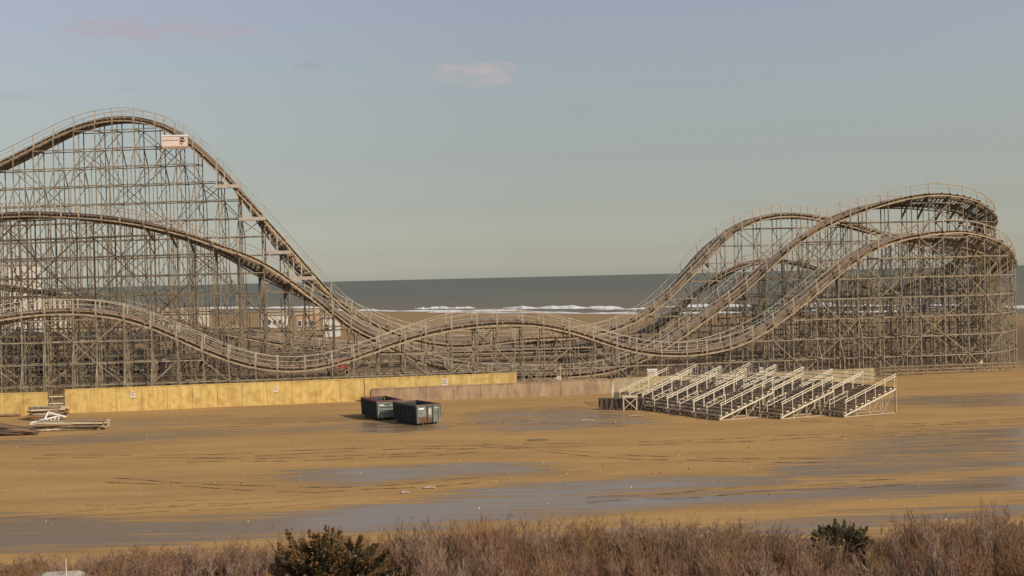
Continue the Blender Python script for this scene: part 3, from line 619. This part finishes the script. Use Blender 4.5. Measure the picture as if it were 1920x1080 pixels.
# ---------------------------------------------------------------- lumber heap at left
def stack(px, py, rz, lab, name, mats, n, Ln, wd, th, lev, jit, cat='lumber'):
    p = gp(px, py); t = empty(name, p, math.radians(rz), label=lab, cat=cat)
    for l in range(lev):
        for i in range(n):
            mb = MB(); a = random.uniform(-jit, jit); y = (i-n/2)*wd*1.12; z = .12+l*th*1.25; x0 = random.uniform(-.9, .9)*(.5 if jit > .1 else .3); q = random.uniform(-jit, jit)
            mb.bar((x0-Ln/2, y+a, z+th/2), (x0+Ln/2, y+q, z+th/2+random.uniform(-.02, .02)*(1+jit*9)), wd, th); mb.build('plank', random.choice(mats), t)
    mb = MB()
    for x in (-Ln*.3, Ln*.3): mb.bar((x, -n*wd*.6, .06), (x, n*wd*.6, .06), .12)
    mb.build('bearer', mats[-1], t); return t
stack(135, 806, 4, 'wide flat stack of pale weathered boards in front of the yellow wall gap', 'board_stack', [M['lum'], M['lum'], M['wood'], M['lumb']], 7, 6.0, .3, .12, 5, .42)
stack(92, 786, -5, 'brown timber stack standing highest at the back of the scrap heap', 'timber_stack', [M['lumb'], M['lumb'], M['lum'], M['stack']], 5, 3.2, .3, .16, 6, .36)
stack(8, 781, 2, 'single low pile of brown boards at the left edge beside the wall', 'board_pile', [M['lumb'], M['stack']], 3, 3.6, .26, .1, 1, .03)
p = gp(20, 816); t = empty('pole_bundle', p, math.radians(-6), label='bundle of dark bent poles at the lower left of the scrap heap', cat='poles')
for i in range(20):
    l = i % 4; y = (i//4-2)*.32; mb = MB(); L_ = random.uniform(3.2, 5.0)
    mb.tube([(-3.4, y, .16+l*.22+.35), (-1.2, y+random.uniform(-.2, .2), .16+l*.2+.16), (L_-2.2, y+random.uniform(-.3, .3), .14+l*.12)], .13, 7, r2=.09); mb.build('pole', random.choice([M['log'], M['log'], M['lumb']]), t)
p = gp(88, 798); t = empty('railing_frame', p, math.radians(8), label='white slatted railing frame lying tilted among the scrap boards', cat='railing'); mb = MB()
mb.bar((-1.4, 0, .35), (1.1, .3, .85), .12); mb.bar((-1.4, -.5, .25), (1.1, -.3, .45), .12)
for k in range(8): u = k/7; mb.bar((-1.4+2.5*u, .3*u, .35+.5*u), (-1.4+2.5*u, -.5+.2*u, .25+.2*u), .07)
mb.bar((-.2, 0, .6), (.1, .2, 1.25), .12); mb.bar((.1, .2, 1.25), (1.7, .2, .75), .12); mb.build('slats', M['white'], t)
tag(t, None, None)
# loose boards and debris on the sand
for i, (px, py, Ln, m, lab) in enumerate(((1102, 789, 1.1, 'cream', 'pale board lying flat left of the bleachers'), (1192, 781, 1.4, 'orange', 'reddish board lying on the sand before the folded bleacher section'),
        (1008, 826, 1.6, 'woodd', 'dark bent branch lying on open sand right of the dumpsters'), (806, 916, .7, 'cream', 'small pale plank beside the large puddle, the right one of two'), (760, 925, .5, 'cream', 'small pale plank beside the large puddle, the left one of two'), (186, 803, 1.0, 'lumb', 'short timber end sticking out right of the scrap heap'))):
    p = gp(px, py); mb = MB(); mb.bar((-Ln/2, 0, .07), (0, .08, .10), .2, .07); mb.bar((0, .08, .10), (Ln/2, -.02, .06), .2, .07); o = mb.build('loose_board', M[m], None, label=lab, cat='board'); o.location = p; o.rotation_euler = (0, 0, random.uniform(-.2, .3))
# ---------------------------------------------------------------- pier and far buildings seen through the coaster
t = empty('pier', (-75, 208, 0), label='dark timber pier deck on piles behind the left half of the coaster', cat='pier')
y0 = 0; zt = 5.4; xl = -30; xr = 34; mb = MB(); mb.box(xl, xr, 0, 26, zt-.9, zt); mb.build('deck', M['pier'], t)
for i in range(17):
    for y_ in (.3, 10): x = xl+1+i*3.9; mb = MB(); mb.bar((x, y_, -.5), (x, y_, zt-.9), .4); mb.build('pile', M['pier'], t)
mb = MB(); mb.bar((xl, .1, zt+1.0), (xr, .1, zt+1.0), .12)
for i in range(33): mb.bar((xl+i*2, .1, zt), (xl+i*2, .1, zt+1.0), .1)
mb.build('railing', M['cream'], t)
def building(px0, px1, ytop, Y, dep, m, roofm, rows, cols, lab, name='building', gable=0, base=0.):
    a = at(px0, ytop, Y); b_ = at(px1, ytop, Y); W = b_.x-a.x; H = a.z-base; t = empty(name, ((a.x+b_.x)/2, Y, base), label=lab, cat='building')
    mb = MB(); mb.box(-W/2, W/2, 0, dep, 0, H); mb.build('wall', m, t)
    mb = MB()
    if gable:
        o_ = .4
        mb.sweep([[(x, -o_, H), (x, dep+o_, H), (x, dep/2, H+gable)] for x in (-W/2-o_, W/2+o_)])
    else: mb.box(-W/2-.25, W/2+.25, -.25, dep+.25, H+.002, H+.35)
    mb.build('roof', roofm, t)
    for r in range(rows):
        for c_ in range(cols):
            x = -W/2+W*(c_+.5)/cols; z = H*(r+.5)/rows; w_ = min(W/cols*.55, 2.4)/2; h_ = min(H/rows*.5, 1.6)/2
            mb = MB(); mb.box(x-w_, x+w_, -.06, -.005, z-h_, z+h_); f = mb.build('window', M['white'], t); mb = MB(); mb.box(x-w_*.85, x+w_*.85, -.09, -.062, z-h_*.85, z+h_*.85); mb.build('pane', M['glass'], f)
    return t
building(-60, 42, 500, 330, 14, M['whiteb'], M['cream'], 3, 5, 'large pale building at the left edge beyond the coaster')
building(48, 110, 548, 350, 10, M['creamb'], M['roofd'], 1, 4, 'low cream building just right of the large pale building')
building(295, 375, 582, 360, 12, M['creamb'], M['cream'], 1, 6, 'long low cream building on the beach seen through the left lattice')
building(490, 530, 591, 380, 9, M['whiteb'], M['tanb'], 1, 4, 'small white beach building left of the orange one', gable=1.2)
building(556, 590, 590, 352, 8, M['orange'], M['tanb'], 1, 3, 'small orange brown beach building behind the foot of the big drop', gable=1.6)
building(606, 632, 596, 320, 6, M['whiteb'], M['orange'], 1, 2, 'small white hut right of the orange brown beach building', gable=1.0)
building(1420, 1476, 575, 330, 8, M['green'], M['roofd'], 1, 4, 'low faded green beach building behind the right hill')
building(170, 300, 668, 199, 9, M['pier'], M['roofd'], 1, 5, 'dark low ride shed under the left end of the pier')
building(85, 165, 682, 200, 7, M['tanb'], M['roofd'], 1, 4, 'tan open fronted stand with bright windows under the left hill')
building(-60, 60, 655, 200, 8, M['roofd'], M['pier'], 1, 3, 'dark shed at the left edge under the coaster')
building(1000, 1110, 688, 230, 7, M['roofd'], M['tanb'], 1, 5, 'low dark shed behind the middle of the coaster')
building(560, 640, 672, 226, 8, M['tanb'], M['roofd'], 1, 4, 'tan shed behind the valley of the front track')
# red utility cart
p = gp(662, 716); t = empty('utility_cart', (p.x*1.18, p.y*1.08, 0), label='small red utility cart parked under the coaster above the yellow wall', cat='cart'); zc = at(662, 712, p.y*1.08).z
mb = MB(); mb.hexa([(-1.5, -.7, .4), (1.5, -.7, .4), (1.5, .7, .4), (-1.5, .7, .4), (-1.5, -.7, 1.3), (1.3, -.7, 1.15), (1.3, .7, 1.15), (-1.5, .7, 1.3)]); mb.box(-.8, .7, -.66, .66, 2.2, 2.3); mb.build('body', M['red'], t)
mb = MB(); mb.box(-.8, .65, -.6, .6, 1.31, 2.18); mb.build('cab', M['red'], t)
for (x, s) in ((-1, -1), (1, -1), (-1, 1), (1, 1)): mb = MB(); mb.tube([(x, s*.72-.1, .3), (x, s*.72+.1, .3)], .3, 12); mb.build('wheel', M['rubber'], t)
# ---------------------------------------------------------------- vehicle roof poking into the bottom left corner
p = at(112, 1077, 54); t = empty('parked_van', (p.x, p.y, 0), math.radians(8), label='cream roofed van with whip antenna at the bottom left corner', cat='van'); hz = p.z
secs = []
for x, zt_, zb, hw in ((-2.3, 1.0, .45, .78), (-2.2, hz-.12, .35, .84), (-1.9, hz, .32, .87), (.6, hz, .32, .87), (1.1, hz-.12, .32, .87), (1.75, 1.15, .32, .86), (2.5, 1.0, .35, .82), (2.62, .75, .45, .74)):
    secs.append([(x, -hw, zb), (x, hw, zb), (x, hw, .5*zt_+.3), (x, hw*.86, zt_-.06), (x, hw*.7, zt_), (x, -hw*.7, zt_), (x, -hw*.86, zt_-.06), (x, -hw, .5*zt_+.3)])
mb = MB(); mb.sweep(secs); mb.v = [(y, x, z) for x, y, z in mb.v]; mb.build('body', M['creamb'], t)
for s in (-1, 1): mb = MB(); mb.box(s*.8-.02, s*.8+.02, -1.7, .7, 1.2, hz-.25); mb.build('window', M['glass'], t)
for (x, s) in ((-1.5, -1), (1.6, -1), (-1.5, 1), (1.6, 1)): mb = MB(); mb.tube([(s*.8-.1, x, .34), (s*.8+.1, x, .34)], .34, 16); mb.build('wheel', M['rubber'], t)
mb = MB(); mb.tube([(.3, -.3, hz), (.3, -.3, hz+.66)], .012, 6); mb.build('antenna', M['white'], t)
# ---------------------------------------------------------------- brush in the foreground
def twig_np(n_st, H, spread, dens, rng_, wmain=.03, droop=0.):
    """bare shrub as triangular twigs; returns V, F(quads)"""
    segs = []
    for i in range(n_st):
        a = rng_.uniform(0, 2*PI); r0 = rng_.uniform(0, spread*.35); lean = rng_.uniform(.05, .55)*spread/H
        p = np.array([math.cos(a)*r0, math.sin(a)*r0, -.1]); lean *= 1.5; d = np.array([math.cos(a)*lean, math.sin(a)*lean, 1.]); d /= np.linalg.norm(d)
        h = H*rng_.uniform(.55, 1.0)/math.sqrt(1+lean*lean*.3); ns = 5; w = wmain*rng_.uniform(.7, 1.2)
        for k in range(ns):
            d = d+rng_.normal(0, .2, 3)*np.array([1, 1, .5]); d /= np.linalg.norm(d); q = p+d*h/ns; segs.append((p, q, w*(1-k/ns*.7), w*(1-(k+1)/ns*.7)))
            if k >= 1:
                for _ in range(dens):
                    a2 = rng_.uniform(0, 2*PI); e = d*.7+np.array([math.cos(a2), math.sin(a2), rng_.uniform(-.1, .5)])*rng_.uniform(.6, 1.1); e /= np.linalg.norm(e)
                    l = h*rng_.uniform(.12, .30)*(1.15-.12*k); b0 = p+(q-p)*rng_.uniform(0, 1); b1 = b0+e*l; segs.append((b0, b1, w*.5, w*.3))
                    for _ in range(4):
                        e2 = e+rng_.normal(0, .45, 3)+np.array([0, 0, .25]); e2 /= np.linalg.norm(e2); c0 = b0+(b1-b0)*rng_.uniform(.3, 1); segs.append((c0, c0+e2*l*rng_.uniform(.35, .7), w*.34, w*.18))
            p = q
    A = np.array([s[0] for s in segs]); B = np.array([s[1] for s in segs]); wa_ = np.array([s[2] for s in segs]); wb = np.array([s[3] for s in segs])
    T = B-A; T /= np.linalg.norm(T, axis=1)[:, None]+1e-9; R = np.cross(T, np.array([.3, .2, .93])); R /= np.linalg.norm(R, axis=1)[:, None]+1e-9; Q = np.cross(T, R)
    V = []
    for j in range(3):
        c_, s_ = math.cos(2*PI*j/3), math.sin(2*PI*j/3); V.append(A+(R*c_+Q*s_)*wa_[:, None]*.5)
    for j in range(3):
        c_, s_ = math.cos(2*PI*j/3), math.sin(2*PI*j/3); V.append(B+(R*c_+Q*s_)*wb[:, None]*.5)
    V = np.stack(V, 1).reshape(-1, 3); b0 = (np.arange(len(segs))*6)[:, None]
    Fq = np.concatenate([b0+np.array([[j, (j+1) % 3, 3+(j+1) % 3, 3+j]]) for j in range(3)], 0)
    return V, Fq
rg = np.random.default_rng(3)
var = [twig_np(11, 1.0, .75, 4, rg, .024) for _ in range(6)]
hx = [0, 100, 300, 480, 700, 800, 960, 1100, 1200, 1400, 1500, 1600, 1700, 1820, 1920]; hy = [1034, 1020, 1006, 994, 966, 950, 932, 956, 944, 958, 966, 972, 940, 914, 918]
VV = []; FF = []; MI = []; off = 0
def addclump(x, y, h, wdt, mi):
    global off
    V, Fq = var[rg.integers(6)]; a = rg.uniform(0, 2*PI); c_, s_ = math.cos(a), math.sin(a)
    W = np.stack([(V[:, 0]*c_-V[:, 1]*s_)*wdt+x, (V[:, 0]*s_+V[:, 1]*c_)*wdt+y, V[:, 2]*h], 1); VV.append(W); FF.append(Fq+off); MI.append(np.full(len(Fq), mi)); off += len(V)
for i in range(760):
    y = rg.uniform(49, 62.6) if i > 330 else rg.uniform(57.5, 62.6); x = rg.uniform(-.40, .41)*y; px = 960+x/y*F; ytop = np.interp(px, hx, hy)
    zt = CH-(ytop-(520-.0236*(px-960)))*60/F; zt = max(.9, zt-.10*(y-60) if y > 60 else zt+(60-y)*.12)
    if abs(px-618) < 125 and y < 57.5: continue
    if abs(px-1578) < 50 and y < 60: zt *= .75
    h = zt*rg.uniform(.66, 1.05)*(.72 if y > 61.5 else 1)
    mi = 0 if rg.random() < .62 else (1 if rg.random() < .6 else 2)
    addclump(x, y, h, 1.35*rg.uniform(.8, 1.3), mi)
o = npmesh('brush', np.concatenate(VV), np.concatenate(FF), [M['bark'], M['bark2'], M['barko']], mi=np.concatenate(MI)); tag(o, 'dense bare reddish brown brush filling the foreground', 'brush', kind='stuff')
# taller bare shrubs that stand out of the brush
for (px, ytop, Y, wd, m, lab) in ((985, 968, 60.5, 2.1, 'bark2', 'tall rounded bare shrub left of the bottom middle, rising against the puddle'), (1195, 972, 60.5, 1.7, 'bark2', 'bare pale shrub with open twigs between the rounded shrub and the ochre one'),
        (1405, 983, 60, 1.6, 'barko', 'ochre tinted bare shrub left of the dark green bush'), (1735, 962, 60, 1.8, 'bark', 'tall bare reddish shrub just right of the dark green bush'), (1850, 950, 59.5, 2.0, 'bark', 'highest bare reddish shrub near the right edge'),
        (330, 1030, 61, 1.3, 'bark', 'low bare shrub over the sand edge at lower left'), (830, 985, 60, 1.6, 'bark', 'bare reddish shrub just right of the brown tipped cedar'), (1130, 1000, 58.5, 1.3, 'barko', 'short ochre shrub in front of the pale open twigs')):
    p = at(px, ytop, Y); V, Fq = twig_np(26, p.z, wd, 5, rg, .030); o = npmesh('bare_shrub', V, Fq, [M[m]]); o.location = (p.x, Y, 0); tag(o, lab, 'shrub', 'bare shrubs in the foreground')
def crown(cx, cz, rx, ry, rz, n, size, tipf, mats, name, par, lumps=110, flat=.3, ln=.8):
    """foliage as many ragged sprays, each a plume of small leaf blades that narrows to its tip"""
    R = np.array([rx, ry, rz]); sp_ = []
    for i in range(lumps):
        u = rg.normal(size=3); u /= np.linalg.norm(u); u[2] = abs(u[2])-flat; b0 = u*R*rg.uniform(.25, .82)
        d = u*R/np.linalg.norm(R)*1.6+np.array([0, 0, rg.uniform(.25, .95)])+rg.normal(0, .22, 3); d /= np.linalg.norm(d)
        sp_.append((b0, d, ln*rg.uniform(.6, 1.35), rg.uniform(.55, 1.1), rg.random()))
    V = np.zeros((n*4, 3)); mi = np.zeros(n)
    for i in range(n):
        b0, d, l, wd, tp_ = sp_[rg.integers(lumps)]; t_ = rg.random()**.8; u = rg.normal(size=3); u /= np.linalg.norm(u)
        P0 = b0+d*l*t_+u*(.42*wd*(1-t_)**.7*rg.random()**.5)*ln; a = d*1.0+u*.75; a /= np.linalg.norm(a); b2 = np.cross(a, rg.normal(size=3)); b2 /= np.linalg.norm(b2); q = size*rg.uniform(.5, 1.3)
        P0 = P0+np.array([cx, 0, cz]); V[i*4:i*4+4] = [P0-b2*q*.26, P0+b2*q*.26, P0+a*q+b2*q*.1, P0+a*q-b2*q*.1]; mi[i] = 1 if rg.random() < tipf*(t_*.9+.1)*(.25+1.1*tp_) else 0
    o = npmesh(name, V, np.arange(n*4).reshape(-1, 4), mats, mi=mi); o.parent = par; return o
p = at(616, 968, 56); t = empty('cedar_tree', (p.x, 56, 0), label='dense dark cedar with rust brown branch tips at the bottom edge', cat='tree')
mb = MB(); mb.tube([(0, 0, -.2), (.05, 0, 1.2), (0, .05, p.z-.4)], .16, 8, r2=.04)
mb.build('trunk', M['trunk'], t)
mb = MB()
for k in range(26): a = k*2.4; z = .3+k*.09; l = (1.0-(k/26)**2)*2.3+.3; mb.tube([(0, 0, z), (math.cos(a)*l*.5, math.sin(a)*l*.45, z+.25), (math.cos(a)*l, math.sin(a)*l*.8, z+.5)], .04, 5, r2=.012)
mb.build('limbs', M['trunk'], t)
crown(0, .6, 3.6, 2.3, p.z*.98-.25, 42000, .11, 1.0, [M['cedar'], M['tip']], 'crown', t, 190, .3, .72)
for (px, yt, Y, rx, lab) in ((1578, 968, 60, 1.25, 'dark green evergreen bush standing among the bare brush at right'),):
    p = at(px, yt, Y); t = empty('evergreen_bush', (p.x, Y, 0), label=lab, cat='bush'); mb = MB()
    for k in range(7): a = k*.9; mb.tube([(0, 0, -.1), (math.cos(a)*.3, math.sin(a)*.3, p.z*.5), (math.cos(a)*rx*.7, math.sin(a)*rx*.6, p.z*.85)], .04, 5, r2=.01)
    mb.build('stems', M['trunk'], t); crown(0, p.z*.50, rx*1.3, 1.0, p.z*.42, 15000, .075, 0, [M['leaf']], 'crown', t, 95, .25, .36)
# ---------------------------------------------------------------- tyre ruts pressed into the sand, scattered bits
rut = mat('pressed_sand', (.31, .19, .085), (.42, .255, .11), scale=2, coord='World', rough=.95)
for path, tread in (([(-40, 985), (150, 967), (380, 958), (620, 944)], 1), ([(140, 958), (330, 950), (560, 940)], 1), ([(60, 860), (400, 858), (760, 842), (1100, 838)], 0), ([(350, 868), (620, 862), (900, 848)], 0), ([(900, 838), (1200, 862), (1560, 868)], 0),
        ([(1500, 790), (1700, 800), (1950, 790)], 0), ([(430, 800), (640, 790), (900, 775), (1100, 768)], 0), ([(840, 800), (960, 790), (1180, 800)], 0), ([(1200, 835), (1500, 822), (1800, 812)], 0), ([(1100, 942), (1400, 925), (1700, 908)], 0), ([(200, 905), (600, 925), (900, 905)], 0)):
    pts = [gp(*q) for q in path]; mb = MB(); n = 260
    for side in (0, 1.75):
        prev = None
        for i in range(n+1):
            t_ = i/n*(len(pts)-1); k = min(int(t_), len(pts)-2); f = t_-k; p0 = pts[k].lerp(pts[k+1], f); p0.y += side+.35*math.sin(i*.05+side); w_ = (.09+.04*math.sin(i*.31)+.03*math.sin(i*1.7))
            cur = ((p0.x, p0.y-w_, .0), (p0.x, p0.y+w_, .0))
            if prev and (not tread or i % 2) and math.sin(i*.11+side*3) > -.75:
                zz = .055; mb.quad((prev[0][0], prev[0][1], zz), (cur[0][0], cur[0][1], zz), (cur[1][0], cur[1][1], zz), (prev[1][0], prev[1][1], zz))
            prev = cur
    mb.build('tyre_track', rut, kind='structure')
mb = MB()
for i in range(230):
    px = random.uniform(-20, 1940); py = random.uniform(745, 1000); p = gp(px, py)
    if p.y > 140 and p.x < 60: continue
    q = random.uniform(.018, .05)*(1 if i % 12 else 1.7); c = [(p.x+math.cos(a)*q*random.uniform(.7, 1.6), p.y+math.sin(a)*q, .05+random.uniform(0, .02)) for a in (0.3, 1.9, 3.4, 4.9)]
    mb.hexa([(x, y, -.05) for x, y, z in c]+[(p.x+(x-p.x)*.6, p.y+(y-p.y)*.6, z+q*.15) for x, y, z in c], i % 3)
mb.build('sand_litter', [M['lumb'], M['log'], M['lum']], None, label='scattered shells, twigs and small bits of litter on the sandy lot', cat='litter', kind='stuff')
